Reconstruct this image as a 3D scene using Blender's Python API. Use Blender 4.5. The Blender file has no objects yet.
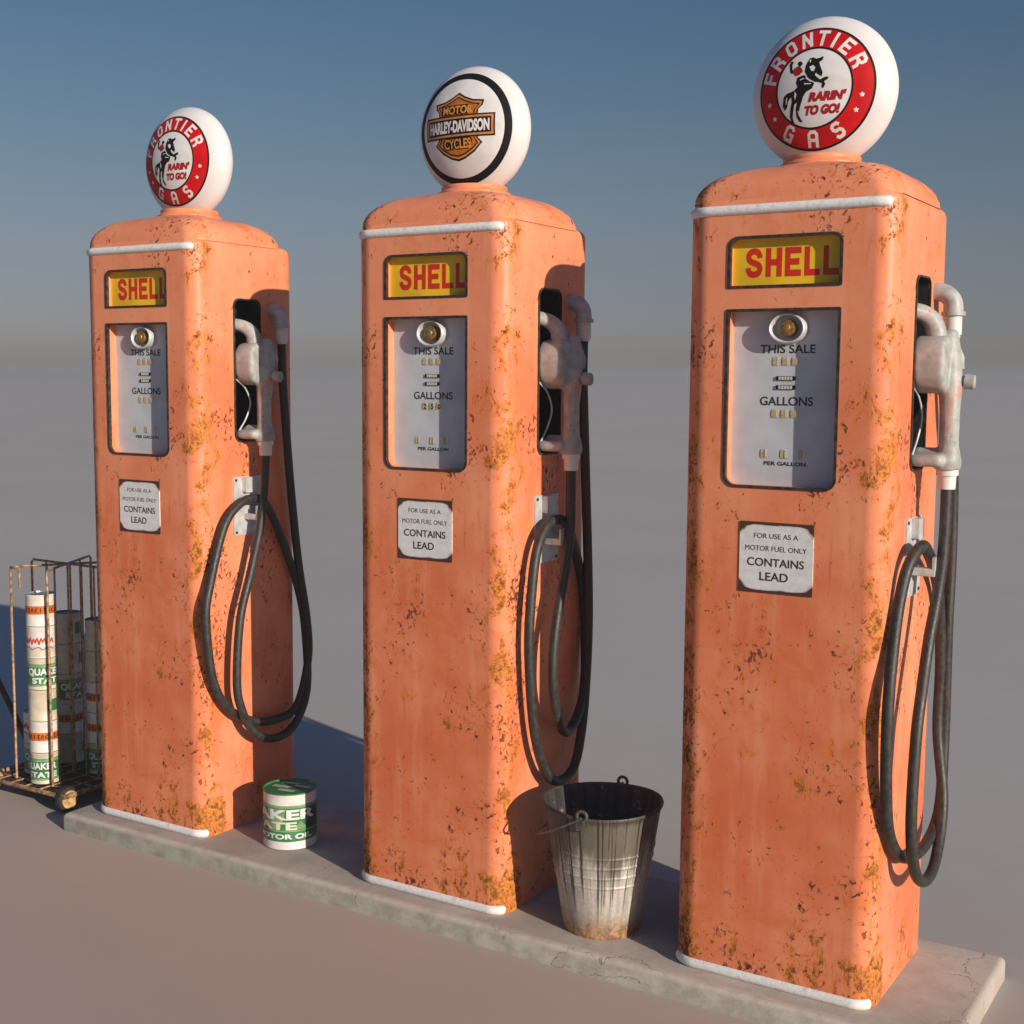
import bpy, bmesh, math, random
from mathutils import Vector, Matrix
random.seed(7)
scene = bpy.context.scene
COL = scene.collection
PI = math.pi
def rad(a): return math.radians(a)

# ------------------------------------------------------------------ mesh helpers
class M:
    """collects vertices and faces"""
    def __init__(s): s.v = []; s.f = []
    def add(s, v, f):
        o = len(s.v); s.v += [tuple(p) for p in v]; s.f += [tuple(i + o for i in q) for q in f]; return s
    def box(s, x0, x1, y0, y1, z0, z1):
        v = [(x, y, z) for z in (z0, z1) for y in (y0, y1) for x in (x0, x1)]
        return s.add(v, [(0,2,3,1),(4,5,7,6),(0,1,5,4),(2,6,7,3),(0,4,6,2),(1,3,7,5)])
    def prism(s, outline, mapf, a, b):
        """outline of (u,w), extruded between a and b; mapf(u,w,t) -> xyz"""
        n = len(outline)
        v = [mapf(u, w, a) for u, w in outline] + [mapf(u, w, b) for u, w in outline]
        f = [tuple(range(n)), tuple(range(2*n-1, n-1, -1))] + [(i, i+n, (i+1) % n + n, (i+1) % n) for i in range(n)]
        return s.add(v, f)
    def loft(s, rings, cap0=True, cap1=True):
        n = len(rings[0]); v = [p for r in rings for p in r]; f = []
        for k in range(len(rings)-1):
            for i in range(n):
                j = (i+1) % n
                f.append((k*n+i, k*n+j, (k+1)*n+j, (k+1)*n+i))
        if cap0: f.append(tuple(range(n-1, -1, -1)))
        if cap1: f.append(tuple(range((len(rings)-1)*n, len(rings)*n)))
        return s.add(v, f)
    def tube(s, pts, r, seg=12, closed=False, cap=True):
        pts = [Vector(p) for p in pts]; n = len(pts)
        rr_ = r if isinstance(r, (list, tuple)) else [r]*n
        rings = []; up = None
        for i, p in enumerate(pts):
            if closed: t = pts[(i+1) % n] - pts[i-1]
            else: t = pts[min(i+1, n-1)] - pts[max(i-1, 0)]
            if t.length < 1e-9: t = Vector((0,0,1))
            t.normalize()
            if up is None: up = t.orthogonal().normalized()
            up = (up - t*up.dot(t)); up = up.normalized() if up.length > 1e-6 else t.orthogonal().normalized()
            b = t.cross(up)
            rings.append([p + (up*math.cos(2*PI*k/seg) + b*math.sin(2*PI*k/seg))*rr_[i] for k in range(seg)])
        if closed: rings.append(rings[0]); cap = False
        return s.loft(rings, cap, cap)
    def lathe(s, prof, c=(0,0,0), seg=48, cap0=True, cap1=True):
        rings = [[(c[0]+r*math.cos(2*PI*k/seg), c[1]+r*math.sin(2*PI*k/seg), c[2]+z) for k in range(seg)] for r, z in prof]
        return s.loft(rings, cap0, cap1)
    def shift(s, d): s.v = [(p[0]+d[0], p[1]+d[1], p[2]+d[2]) for p in s.v]; return s
    def mesh(s, name, mat, smooth=35):
        me = bpy.data.meshes.new(name); me.from_pydata(s.v, [], s.f)
        fix(me, smooth)
        for m in (mat if isinstance(mat, (list, tuple)) else [mat]): me.materials.append(m)
        return me
    def build(s, name, mat, parent=None, smooth=35):
        return link(name, s.mesh(name, mat, smooth), parent)

def fix(me, smooth=35, weld=True):
    bm = bmesh.new(); bm.from_mesh(me)
    if weld: bmesh.ops.remove_doubles(bm, verts=bm.verts, dist=1e-6)
    bmesh.ops.recalc_face_normals(bm, faces=bm.faces)
    bm.to_mesh(me); bm.free()
    if smooth:
        for p in me.polygons: p.use_smooth = True
        me.set_sharp_from_angle(angle=rad(smooth))
def link(name, me, parent=None):
    o = bpy.data.objects.new(name, me); COL.objects.link(o)
    if parent: o.parent = parent
    return o
def empty(name, loc):
    o = bpy.data.objects.new(name, None); COL.objects.link(o); o.location = loc; o.empty_display_size = .1
    return o
def tag(o, label=None, cat=None, group=None, kind=None):
    if label: o['label'] = label
    if cat: o['category'] = cat
    if group: o['group'] = group
    if kind: o['kind'] = kind
    return o
def evald(o):
    dg = bpy.context.evaluated_depsgraph_get()
    me = bpy.data.meshes.new_from_object(o.evaluated_get(dg), depsgraph=dg)
    return me
def copy_tree(o, parent=None, skip=()):
    c = o.copy(); COL.objects.link(c)
    if parent: c.parent = parent
    for ch in [k for k in COL.objects if k.parent == o]:
        if ch.name.split('.')[0] not in skip: copy_tree(ch, c, skip)
    return c
def rr(x0, x1, z0, z1, r, n=8):
    """rounded rectangle; r = one radius or (bl, br, tr, tl)"""
    if not isinstance(r, (list, tuple)): r = (r,)*4
    out = []
    for (cx, cz, a0, q) in ((x0, z0, 180, r[0]), (x1, z0, 270, r[1]), (x1, z1, 0, r[2]), (x0, z1, 90, r[3])):
        q = max(q, 1e-4)
        mx = cx + q if cx == x0 else cx - q; mz = cz + q if cz == z0 else cz - q
        for k in range(n+1):
            a = rad(a0 + 90*k/n); out.append((mx + q*math.cos(a), mz + q*math.sin(a)))
    return out
def catmull(pts, sub=8, closed=False):
    pts = [Vector(p) for p in pts]; n = len(pts); out = []
    for i in range(n if closed else n-1):
        p0 = pts[i-1] if (closed or i > 0) else pts[0]*2 - pts[1]
        p1 = pts[i]; p2 = pts[(i+1) % n]
        p3 = pts[(i+2) % n] if (closed or i+2 < n) else pts[-1]*2 - pts[-2]
        for k in range(sub):
            t = k/sub
            out.append(.5*((2*p1) + (p2-p0)*t + (2*p0-5*p1+4*p2-p3)*t*t + (3*p1-p0-3*p2+p3)*t**3))
    if not closed: out.append(pts[-1])
    return out
def boolean(o, cutters, bevel_normals=True):
    for c in cutters:
        m = o.modifiers.new('b', 'BOOLEAN'); m.operation = 'DIFFERENCE'; m.solver = 'EXACT'; m.object = c
    if bevel_normals:
        w = o.modifiers.new('w', 'WEIGHTED_NORMAL'); w.keep_sharp = True
    me = evald(o); o.modifiers.clear(); o.data = me
    for c in cutters: bpy.data.objects.remove(c)
def refine(me, L):
    """split long edges so a flat shape can be bent"""
    bm = bmesh.new(); bm.from_mesh(me)
    bmesh.ops.triangulate(bm, faces=bm.faces)
    for _ in range(7):
        es = [e for e in bm.edges if e.calc_length() > L]
        if not es: break
        bmesh.ops.subdivide_edges(bm, edges=es, cuts=1)
        bmesh.ops.triangulate(bm, faces=bm.faces)
    bm.to_mesh(me); bm.free()

# flat shapes in the (u, w) plane, kept as meshes with z = 0
def text2d(s, size, bold=0., sx=1., shear=0., space=1., align='CENTER'):
    cu = bpy.data.curves.new('t', 'FONT'); cu.body = s; cu.size = 1; cu.align_x = align; cu.align_y = 'CENTER'
    cu.offset = bold; cu.shear = shear; cu.space_character = space; cu.resolution_u = 6
    o = bpy.data.objects.new('t', cu); COL.objects.link(o)
    me = evald(o); bpy.data.objects.remove(o)
    vs = [v.co.copy() for v in me.vertices]
    lo = min(v.y for v in vs); hi = max(v.y for v in vs); x0 = min(v.x for v in vs); x1 = max(v.x for v in vs)
    k = size/(hi-lo)                                             # size = height of the capitals
    out = ([((v.x-(x0+x1)/2)*k*sx, (v.y-(lo+hi)/2)*k) for v in vs], [tuple(p.vertices) for p in me.polygons])
    bpy.data.meshes.remove(me); return out
def fit_text(s, width, height, bold=0., shear=0., space=1.):
    v, f = text2d(s, height, bold, 1, shear, space)
    w = max(p[0] for p in v) - min(p[0] for p in v)
    return [(p[0]*width/w, p[1]) for p in v], f
def poly2d(pts):
    """filled polygon (may be concave)"""
    bm = bmesh.new(); vs = [bm.verts.new((p[0], p[1], 0)) for p in pts]
    bm.faces.new(vs); bmesh.ops.triangulate(bm, faces=bm.faces)
    bm.verts.index_update()
    out = ([(v.co.x, v.co.y) for v in bm.verts], [tuple(v.index for v in f.verts) for f in bm.faces]); bm.free(); return out
def stroke2d(pl, t, closed=False):
    """polyline of thickness t with mitred joints"""
    pts = [Vector(p) for p in pl]; n = len(pts); L = []; R = []
    for i in range(n):
        a = pts[i-1] if (closed or i > 0) else None; b = pts[(i+1) % n] if (closed or i < n-1) else None
        d1 = (pts[i]-a).normalized() if a is not None else None; d2 = (b-pts[i]).normalized() if b is not None else None
        if d1 is None: d1 = d2
        if d2 is None: d2 = d1
        n1 = Vector((-d1.y, d1.x)); n2 = Vector((-d2.y, d2.x)); m = (n1+n2)
        m = m.normalized() if m.length > 1e-6 else n1
        k = min(1/max(m.dot(n1), .3), 1.9)
        L.append(pts[i] + m*t/2*k); R.append(pts[i] - m*t/2*k)
    v = [tuple(p) for p in L+R]; f = []
    for i in range(n if closed else n-1):
        j = (i+1) % n; f.append((i, i+n, j+n, j))
    return v, f
GLY = {
 'F': ([[(0,0),(0,1),(.62,1)], [(0,.52),(.5,.52)]], .62), 'I': ([[(0,0),(0,1)]], .0),
 'R': ([[(0,0),(0,1),(.46,1),(.62,.86),(.62,.62),(.46,.48),(0,.48)], [(.34,.48),(.62,.2),(.62,0)]], .62),
 'O': ([[(.15,0),(.47,0),(.62,.17),(.62,.83),(.47,1),(.15,1),(0,.83),(0,.17),'c']], .62),
 'N': ([[(0,0),(0,1)], [(.0,.98),(.62,.02)], [(.62,0),(.62,1)]], .62), 'T': ([[(0,1),(.66,1)], [(.33,1),(.33,0)]], .66),
 'E': ([[(.6,0),(0,0),(0,1),(.6,1)], [(0,.5),(.5,.5)]], .6), 'L': ([[(0,1),(0,0),(.56,0)]], .56), 'H': ([[(0,0),(0,1)], [(.62,0),(.62,1)], [(0,.5),(.62,.5)]], .62),
 'G': ([[(.62,.8),(.47,1),(.15,1),(0,.83),(0,.17),(.15,0),(.62,0),(.62,.46),(.32,.46)]], .62),
 'A': ([[(0,0),(0,.83),(.15,1),(.47,1),(.62,.83),(.62,0)], [(0,.4),(.62,.4)]], .62),
 'S': ([[(.62,.82),(.48,1),(.14,1),(0,.86),(0,.66),(.14,.52),(.48,.5),(.62,.36),(.62,.14),(.48,0),(.14,0),(0,.18)]], .62),
 's': ([[(.64,.70),(.62,.82),(.52,.95),(.33,1.0),(.14,.95),(.03,.80),(.07,.63),(.22,.54),(.42,.47),(.58,.39),(.65,.23),(.57,.07),(.36,.0),(.14,.04),(.03,.17),(.0,.30)], ], .66),
}
def glyph(ch, h, t):
    """block letter centred on u = 0, height h over all, stroke t; returns list of (verts, faces)"""
    st, w = GLY[ch]; s = h - t; out = []
    for pl in st:
        closed = pl[-1] == 'c'
        if closed: pl = pl[:-1]
        pts = [((x-w/2)*s, (y-.5)*s) for x, y in pl]
        if ch == 's':
            pts = [tuple(p[:2]) for p in catmull([(x, y, 0) for x, y in pts], 4)]
        if not closed and ch not in 'OGSs':                      # square the ends off
            a = Vector(pts[0]) - Vector(pts[1]); pts[0] = tuple(Vector(pts[0]) + a.normalized()*t/2)
            a = Vector(pts[-1]) - Vector(pts[-2]); pts[-1] = tuple(Vector(pts[-1]) + a.normalized()*t/2)
        out.append(stroke2d(pts, t, closed))
    return out, w*s + t

# ------------------------------------------------------------------ material helpers
class NT:
    def __init__(s, name):
        s.m = bpy.data.materials.new(name); s.m.use_nodes = True; s.t = s.m.node_tree
        s.b = s.t.nodes['Principled BSDF']; s.tc = s.n('ShaderNodeTexCoord')
        s.P = s.tc.outputs['Object']
    def n(s, typ, **kw):
        x = s.t.nodes.new(typ)
        for k, v in kw.items(): setattr(x, k, v)
        return x
    def set(s, inp, v):
        if hasattr(v, 'is_linked') or hasattr(v, 'links'): s.t.links.new(v, inp)
        else: inp.default_value = v
    def mp(s, scale=(1,1,1), loc=(0,0,0), rot=(0,0,0), vec=None):
        m = s.n('ShaderNodeMapping'); s.set(m.inputs['Vector'], vec or s.P)
        m.inputs['Scale'].default_value = scale; m.inputs['Location'].default_value = loc; m.inputs['Rotation'].default_value = rot
        return m.outputs['Vector']
    def noise(s, scale, detail=4, rough=.55, vec=None, dist=0., col=False):
        x = s.n('ShaderNodeTexNoise'); s.set(x.inputs['Vector'], vec or s.P)
        x.inputs['Scale'].default_value = scale; x.inputs['Detail'].default_value = detail
        x.inputs['Roughness'].default_value = rough; x.inputs['Distortion'].default_value = dist
        return x.outputs['Color' if col else 'Fac']
    def vor(s, scale, vec=None, feature='F1', out='Distance', rnd=1.):
        x = s.n('ShaderNodeTexVoronoi', feature=feature); s.set(x.inputs['Vector'], vec or s.P)
        x.inputs['Scale'].default_value = scale; x.inputs['Randomness'].default_value = rnd
        return x.outputs[out]
    def ramp(s, v, a, b, lo=0., hi=1.):
        x = s.n('ShaderNodeMapRange', interpolation_type='SMOOTHSTEP', clamp=True); s.set(x.inputs['Value'], v)
        x.inputs['From Min'].default_value = a; x.inputs['From Max'].default_value = b
        x.inputs['To Min'].default_value = lo; x.inputs['To Max'].default_value = hi
        return x.outputs['Result']
    def math(s, op, a, b=0., c=0.):
        x = s.n('ShaderNodeMath', operation=op); s.set(x.inputs[0], a); s.set(x.inputs[1], b); s.set(x.inputs[2], c); return x.outputs[0]
    def mix(s, f, a, b, mode='MIX'):
        x = s.n('ShaderNodeMix', data_type='RGBA', blend_type=mode)
        s.set(x.inputs[0], f)
        for i, v in ((6, a), (7, b)):
            s.set(x.inputs[i], (*v, 1) if isinstance(v, tuple) and len(v) == 3 else v)
        return x.outputs[2]
    def xyz(s, vec=None):
        x = s.n('ShaderNodeSeparateXYZ'); s.set(x.inputs[0], vec or s.P); return x.outputs
    def bump(s, h, strength=.3, dist=.01, normal=None):
        x = s.n('ShaderNodeBump'); s.set(x.inputs['Height'], h); x.inputs['Strength'].default_value = strength; x.inputs['Distance'].default_value = dist
        if normal is not None: s.set(x.inputs['Normal'], normal)
        return x.outputs['Normal']
    def out(s, col=None, rough=None, metal=None, normal=None, spec=None):
        if col is not None: s.set(s.b.inputs['Base Color'], (*col, 1) if isinstance(col, tuple) and len(col) == 3 else col)
        if rough is not None: s.set(s.b.inputs['Roughness'], rough)
        if metal is not None: s.set(s.b.inputs['Metallic'], metal)
        if normal is not None: s.set(s.b.inputs['Normal'], normal)
        if spec is not None: s.set(s.b.inputs['Specular IOR Level'], spec)
        return s.m

def simple(name, col, rough=.5, metal=0., var=.12, scale=30, bump=.06, spec=.5):
    t = NT(name); a = t.noise(scale, 5); dark = tuple(c*(1-var*2) for c in col); lite = tuple(min(1, c*(1+var)) for c in col)
    c = t.mix(t.ramp(a, .3, .7), dark, lite)
    return t.out(c, t.ramp(t.noise(scale*2, 3), .2, .8, max(.05, rough-.1), min(1, rough+.1)), metal, t.bump(a, bump, .005), spec)

def rust_paint():
    t = NT('rusty_orange_paint')
    X, Y, Z = t.xyz()
    tone = t.noise(3.2, 6, .6)
    st1 = t.noise(1, 4, .6, t.mp((20, 20, 2.3)))
    st2 = t.noise(1, 3, .5, t.mp((55, 55, 4.5), (3, 1, 5)))
    fine = t.noise(160, 3, .6)
    # paint: faded peach over a redder old coat, washed down in streaks
    c = t.mix(t.ramp(tone, .33, .68), (.67, .165, .068), (.80, .285, .150))
    c = t.mix(t.math('MULTIPLY', t.ramp(st1, .47, .74), .5), c, (.80, .35, .205))
    c = t.mix(t.math('MULTIPLY', t.ramp(st2, .55, .8), .22), c, (.47, .095, .032))
    c = t.mix(t.ramp(t.noise(9, 6, .7, None, .6), .53, .70, 0, .6), c, (.62, .155, .034))
    c = t.mix(t.ramp(t.math('ADD', Z, t.math('MULTIPLY', tone, .9)), .9, 2.2, 0, .30), c, (.82, .34, .195))  # paler towards the top, uneven with the tone noise
    # rust blooms: near the front edges and near the base more of them
    edge = t.ramp(t.math('ABSOLUTE', X), HW-.075, HW-.012)
    front = t.ramp(Y, -HD+.11, -HD+.03)
    ed = t.math('MULTIPLY', edge, front)
    base = t.ramp(Z, .19, .03)
    top = t.ramp(Z, 1.76, 1.80)
    gate = t.math('MULTIPLY', t.ramp(t.noise(2.6, 2, .5, t.mp((1,1,1), (4.1, 2.3, 7.7))), .42, .60), 1.)
    zone = t.math('ADD', t.math('MULTIPLY', ed, .135), t.math('MULTIPLY', base, .115))
    zone = t.math('ADD', zone, t.math('MULTIPLY', gate, .078))
    zone = t.math('ADD', zone, t.math('MULTIPLY', top, .065))
    big = t.math('ADD', t.noise(1, 8, .66, t.mp((19, 19, 13), (1.3, 5.2, 2.2)), .35), zone)
    halo = t.ramp(big, .62, .74, 0, .7)
    bloom = t.math('MULTIPLY', t.ramp(big, .705, .745), t.ramp(t.noise(70, 4, .7, t.mp((1, 1, 1), (6, 6, 6))), .40, .52, .25, 1))
    rustc = t.mix(t.ramp(t.noise(75, 6, .7), .38, .62), (.17, .05, .013), (.64, .255, .045))
    rustc = t.mix(t.ramp(t.noise(28, 4, .6), .45, .7, 0, .8), rustc, (.36, .115, .022))
    c = t.mix(halo, c, (.66, .19, .035))
    c = t.mix(bloom, c, rustc)
    # chips: flakes off down to dark iron, in clusters
    clus = t.math('ADD', t.math('MULTIPLY', t.noise(6.5, 3, .6, t.mp((1, 1, .8), (9.2, 3.3, 1.1))), .62), t.math('MULTIPLY', zone, .40))
    chipn = t.math('ADD', t.noise(1, 5, .62, t.mp((82, 82, 66), (2, 8, 3)), .7), clus)
    chip = t.ramp(chipn, .998, 1.025)
    rim = t.ramp(chipn, .945, .995)
    big2 = t.math('ADD', t.noise(1, 6, .7, t.mp((24, 24, 19), (5, 1, 9)), .5), t.math('MULTIPLY', clus, .5))
    chip2 = t.ramp(big2, .868, .886)
    rim2 = t.ramp(big2, .835, .868)
    anyrim = t.math('MAXIMUM', rim, rim2); anychip = t.math('MAXIMUM', chip, t.math('MULTIPLY', chip2, t.ramp(t.noise(90, 4), .42, .56)))
    c = t.mix(t.math('MULTIPLY', anyrim, .55), c, (.56, .145, .03))
    c = t.mix(t.math('MULTIPLY', chip2, .9), c, rustc)
    c = t.mix(t.math('MULTIPLY', anychip, .9), c, t.mix(t.ramp(t.noise(45, 3), .4, .6), (.05, .02, .013), (.17, .055, .022)))
    # short rust runs below chips: the chip pattern sampled again with z stretched
    run = t.noise(1, 3, .6, t.mp((48, 48, 3.2), (7, 7, 2)))
    c = t.mix(t.math('MULTIPLY', t.ramp(run, .68, .78), .4), c, (.42, .10, .03))
    h = t.math('SUBTRACT', t.math('MULTIPLY', tone, .5), t.math('MULTIPLY', t.math('MAXIMUM', anychip, bloom), .7))
    h = t.math('ADD', h, t.math('MULTIPLY', anyrim, .35))
    h = t.math('ADD', h, t.math('MULTIPLY', fine, .12))
    nrm = t.bump(h, .55, .0022)
    rough = t.math('ADD', t.math('MULTIPLY', t.math('MAXIMUM', bloom, anychip), .42), t.ramp(st1, .3, .7, .36, .5))
    return t.out(c, rough, 0., nrm, .28)

# ------------------------------------------------------------------ dimensions (metres), front face at y = 0
W, D, RC = .4654, .4338, .0473
HW, HD = W/2, D/2
XL, RL = -.015, .063              # left side and its corner radius
PX = [0., 1.054, 2.0061]
BT = 1.775                        # body top
RUST = rust_paint()
def frosted():
    t = NT('white_enamel_trim'); a = t.noise(90, 5, .7); b = t.noise(25, 4)
    c = t.mix(t.ramp(a, .30, .55), (.60, .64, .67), (.80, .81, .81)); c = t.mix(t.ramp(b, .62, .75, 0, .4), c, (.55, .42, .36))
    return t.out(c, .6, 0, t.bump(a, .38, .0025))
TRIM = frosted()
def globe_mat():
    t = NT('milk_glass'); a = t.noise(5, 3)
    c = t.mix(t.ramp(a, .3, .7), (.63, .635, .645), (.68, .685, .695))
    t.b.inputs['Subsurface Weight'].default_value = .15; t.b.inputs['Subsurface Radius'].default_value = (.03, .03, .03)
    return t.out(c, .38, 0, None, .4)
GLASS = globe_mat()
RED = simple('red_enamel', (.52, .004, .007), .55, 0, .1, 20, .02, .25)
BLACK = simple('black_enamel', (.006, .006, .007), .6, 0, .1, 20, .02, .2)
WHITE = simple('white_enamel', (.74, .74, .73), .45, 0, .06, 25, .02)
DECALW = simple('off_white_enamel', (.73, .735, .74), .45, 0, .06, 15, .02)
ORANGE = simple('orange_enamel', (.50, .145, .012), .42, 0, .12, 40, .02)
AMBER = simple('amber_enamel', (.58, .235, .065), .42, 0, .1, 40, .02)
GOLD = simple('bright_orange_enamel', (.68, .29, .055), .45, 0, .08, 40, .02)
DKBROWN = simple('dark_brown_enamel', (.014, .006, .004), .6, 0, .1, 30, .02, .2)
DKRED = simple('dark_red_enamel', (.36, .006, .012), .45, 0, .1, 30, .02)
YELLOW = simple('yellow_enamel', (.82, .54, .015), .45, 0, .1, 8, .03)
SIGNRED = simple('scarlet_enamel', (.60, .022, .010), .42, 0, .08, 8, .03)
FRAME = simple('dull_bronze_frame', (.085, .07, .06), .45, .6, .3, 60, .2)
INK = simple('faded_black_ink', (.022, .023, .028), .6, 0, .25, 90, .02)
DIALM = simple('grey_dial_enamel', (.505, .55, .61), .55, 0, .05, 14, .06)
TAN = simple('yellowed_number_wheel', (.50, .40, .22), .6, 0, .15, 200, .02)
CREAM = simple('pale_number_wheel', (.62, .60, .52), .6, 0, .1, 200, .02)
CHROME = simple('dull_white_metal_ring', (.62, .63, .64), .38, .25, .05, 40, .02)
BRASS = simple('aged_brass', (.50, .30, .10), .35, .7, .25, 70, .2)
SLOTB = simple('black_boot_liner', (.012, .012, .014), .7, 0, .2, 40, .1)
def hose_mat():
    t = NT('black_rubber_hose'); a = t.noise(90, 5, .6)
    c = t.mix(t.ramp(a, .3, .75), (.018, .0175, .017), (.046, .042, .037))
    return t.out(c, t.ramp(a, .3, .7, .42, .6), 0, t.bump(t.noise(220, 3), .25, .002), .5)
HOSE = hose_mat()
def cast_mat():
    t = NT('worn_white_cast_metal'); a = t.noise(26, 6, .7); b = t.noise(20, 5, .65, t.mp((1,1,.6), (3,4,5)))
    c = t.mix(t.ramp(a, .35, .7), (.285, .295, .29), (.445, .455, .45))
    c = t.mix(t.ramp(b, .57, .67, 0, .7), c, (.52, .21, .11))
    c = t.mix(t.ramp(t.noise(30, 5, .7, t.mp((1,1,.5), (8,1,2))), .60, .70, 0, .7), c, (.15, .11, .10))
    return t.out(c, .5, .0, t.bump(a, .2, .004), .45)
CAST = cast_mat()
ELBOW = simple('grey_pipe_paint', (.40, .41, .41), .5, 0, .12, 30, .1)
COUPLE = simple('white_coupling_paint', (.66, .66, .65), .45, 0, .06, 30, .05)
PLATEM = simple('galvanised_bracket', (.55, .56, .56), .45, .2, .1, 35, .1)

def pump_mesh(m, name, mat, smooth=35):
    """pump shapes are written with the front left corner at 0,0 and moved so that the base centre is the origin"""
    m.shift((-HW, -HD, 0)); return m.mesh(name, mat, smooth)
def fy(u, w, t): return (u, t, w)            # a shape on the front face
def fx(u, w, t): return (t, u, w)            # a shape on the side face (u is depth)
def flat_front(parts, y, step=.0003):
    """flat 2-D shapes laid on a front plane, each a little prouder than the last"""
    m = M()
    for i, (vf, dx, dz) in enumerate(parts):
        m.add([(p[0]+dx, y - step*(i % 3), p[1]+dz) for p in vf[0]], vf[1])
    return m

# ------------------------------------------------------------------ build the first pump
def make_pump():
    root = empty('gas_pump', (PX[0]+HW, HD, 0))
    # body
    m = M(); rings = []
    for z, ins in ((0, 0), (.6, 0), (1.2, 0), (1.752, 0), (1.758, .0008), (1.764, .0028), (1.770, .007), (1.774, .013), (1.775, .020)):
        rings.append([(x, y, z) for x, y in rr(XL+ins, W-ins, ins*.6, D-ins, (RL-ins*.7, RC-ins*.7, RC-ins*.4, RL-ins*.4), 14)])
    m.loft(rings); body = link('body', pump_mesh(m, 'body', RUST, 30), root)
    cut = []
    for ol, mp_, a, b in ((rr(.0975, .3485, 1.584, 1.689, (.004, .004, .018, .018)), fy, -.02, .026),
                          (rr(.0975, .3475, 1.146, 1.530, (.022, .022, .004, .004)), fy, -.02, .040),
                          (rr(.158, .267, 1.186, 1.606, .020), fx, W-.075, W+.02)):
        c = M().prism(ol, mp_, a, b); cut.append(link('cut', pump_mesh(c, 'cut', RUST, 0), root))
    boolean(body, cut)
    # dome
    m = M(); rings = []
    for k in range(10):
        a = PI/2*k/9; s = 1-math.cos(a); z = 1.770 + .080*math.sin(a)
        ix = .004 + .112*s; iy0 = .008 + .080*s; iy1 = .040 + .095*s
        rings.append([(x, y, z) for x, y in rr(XL+ix, W-ix, iy0, D-iy1, .050+.03*s, 10)])
    for k in range(1, 5):
        f = k/5; ix = .116 + (HW+.0075-.116-.03)*f; iy0 = .088 + (HD-.088-.03)*f; iy1 = .135+(HD-.135-.03)*f
        rings.append([(x, y, 1.850 + .021*(1-(1-f)**1.7)) for x, y in rr(XL+ix, W-ix, iy0, D-iy1, .078*(1-f)+.02, 10)])
    m.loft(rings, False, True); link('dome_cap', pump_mesh(m, 'dome_cap', RUST, 60), root)
    # globe collar
    gx, gy, gz, ga, gb = .2235, .2238, 2.0277, .1683, .0785
    m = M().lathe([(.098, 1.850), (.098, 1.866), (.091, 1.870), (.087, 1.874), (.088, 1.879), (.086, 1.884), (.074, 1.886)], (gx, gy, 0), 48)
    link('globe_collar', pump_mesh(m, 'globe_collar', RUST, 40), root)
    # globe: a flattened lens of milk glass
    m = M(); rings = []
    NB = 64
    for k in range(1, 33):
        a = PI*k/33
        rings.append([(gx + ga*math.sin(a)*math.cos(2*PI*j/NB), gy - gb*math.cos(a), gz + ga*math.sin(a)*math.sin(2*PI*j/NB)) for j in range(NB)])
    m.loft(rings); globe = link('globe', pump_mesh(m, 'globe', GLASS, 60), root)
    # white bands: along the front, wrapping round both corners
    def band(z, r, ry, a1, q):
        path = []; r_ = RC - q
        for a in range(205, 271, 5): path.append((XL+RL + (RL-q)*math.cos(rad(a)), RL + (RL-q)*math.sin(rad(a)), z))
        for a in range(270, a1, 5): path.append((W-RC + r_*math.cos(rad(a)), RC + r_*math.sin(rad(a)), z))
        n = len(path); rs = [r*(.25 + .75*min(1, min(i, n-1-i)/2.)**.5) for i in range(n)]
        m = M().tube(path, rs, 14)
        m.v = [(x, y, z + (zz-z)*ry) for x, y, zz in m.v]; return m
    link('top_trim', pump_mesh(band(1.7505, .0105, 1.1, 316, .003), 'top_trim', TRIM, 60), root)
    link('base_trim', pump_mesh(band(.0125, .0105, 1.2, 336, .0035), 'base_trim', TRIM, 60), root)
    # window frames
    def frame(ol_o, ol_i, y0, y1, mp_=fy):
        n = len(ol_o)
        return M().loft([[mp_(u, w, .0015) for u, w in ol_o], [mp_(u, w, y0) for u, w in ol_o], [mp_(u, w, y0) for u, w in ol_i], [mp_(u, w, y1) for u, w in ol_i]], False, False)
    # sign window
    sx0, sx1, sz0, sz1 = .0932, .353, 1.5801, 1.6932
    m = M().prism(rr(.0965, .3495, 1.583, 1.690, (.004, .004, .018, .018)), fy, .0185, .022)
    sign = link('sign_panel', pump_mesh(m, 'sign_panel', YELLOW, 30), root)
    m = frame(rr(sx0, sx1, sz0, sz1, (.004, .004, .023, .023)), rr(sx0+.007, sx1-.007, sz0+.006, sz1-.006, (.003, .003, .017, .017)), -.0022, .008)
    link('sign_frame', pump_mesh(m, 'sign_frame', FRAME, 30), sign)
    parts = []; x = .1275
    for ch in 'sHELL':
        g, w = glyph(ch, .0625 if ch != 's' else .0645, .0140)
        for vf in g: parts.append((vf, x + w/2, 1.6357))
        x += w + .0085
    x1 = x - .0085; k = (.3385-.1275)/(x1-.1275)
    parts = [(([(p[0]*k, p[1]) for p in vf[0]], vf[1]), .1275 + (dx-.1275)*k, dz) for vf, dx, dz in parts]
    link('lettering', pump_mesh(flat_front(parts, .0182, .0001), 'lettering', SIGNRED, 0), sign)
    # dial window
    dx0, dx1, dz0, dz1 = .0921, .3528, 1.1408, 1.5352
    m = M().prism(rr(.0965, .3485, 1.145, 1.531, (.022, .022, .004, .004)), fy, .033, .038)
    dial = link('dial_panel', pump_mesh(m, 'dial_panel', DIALM, 30), root)
    m = frame(rr(dx0, dx1, dz0, dz1, (.028, .028, .004, .004)), rr(dx0+.0065, dx1-.0065, dz0+.006, dz1-.006, (.022, .022, .003, .003)), -.0022, .008)
    link('dial_frame', pump_mesh(m, 'dial_frame', FRAME, 30), dial)
    cx = .2245
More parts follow.
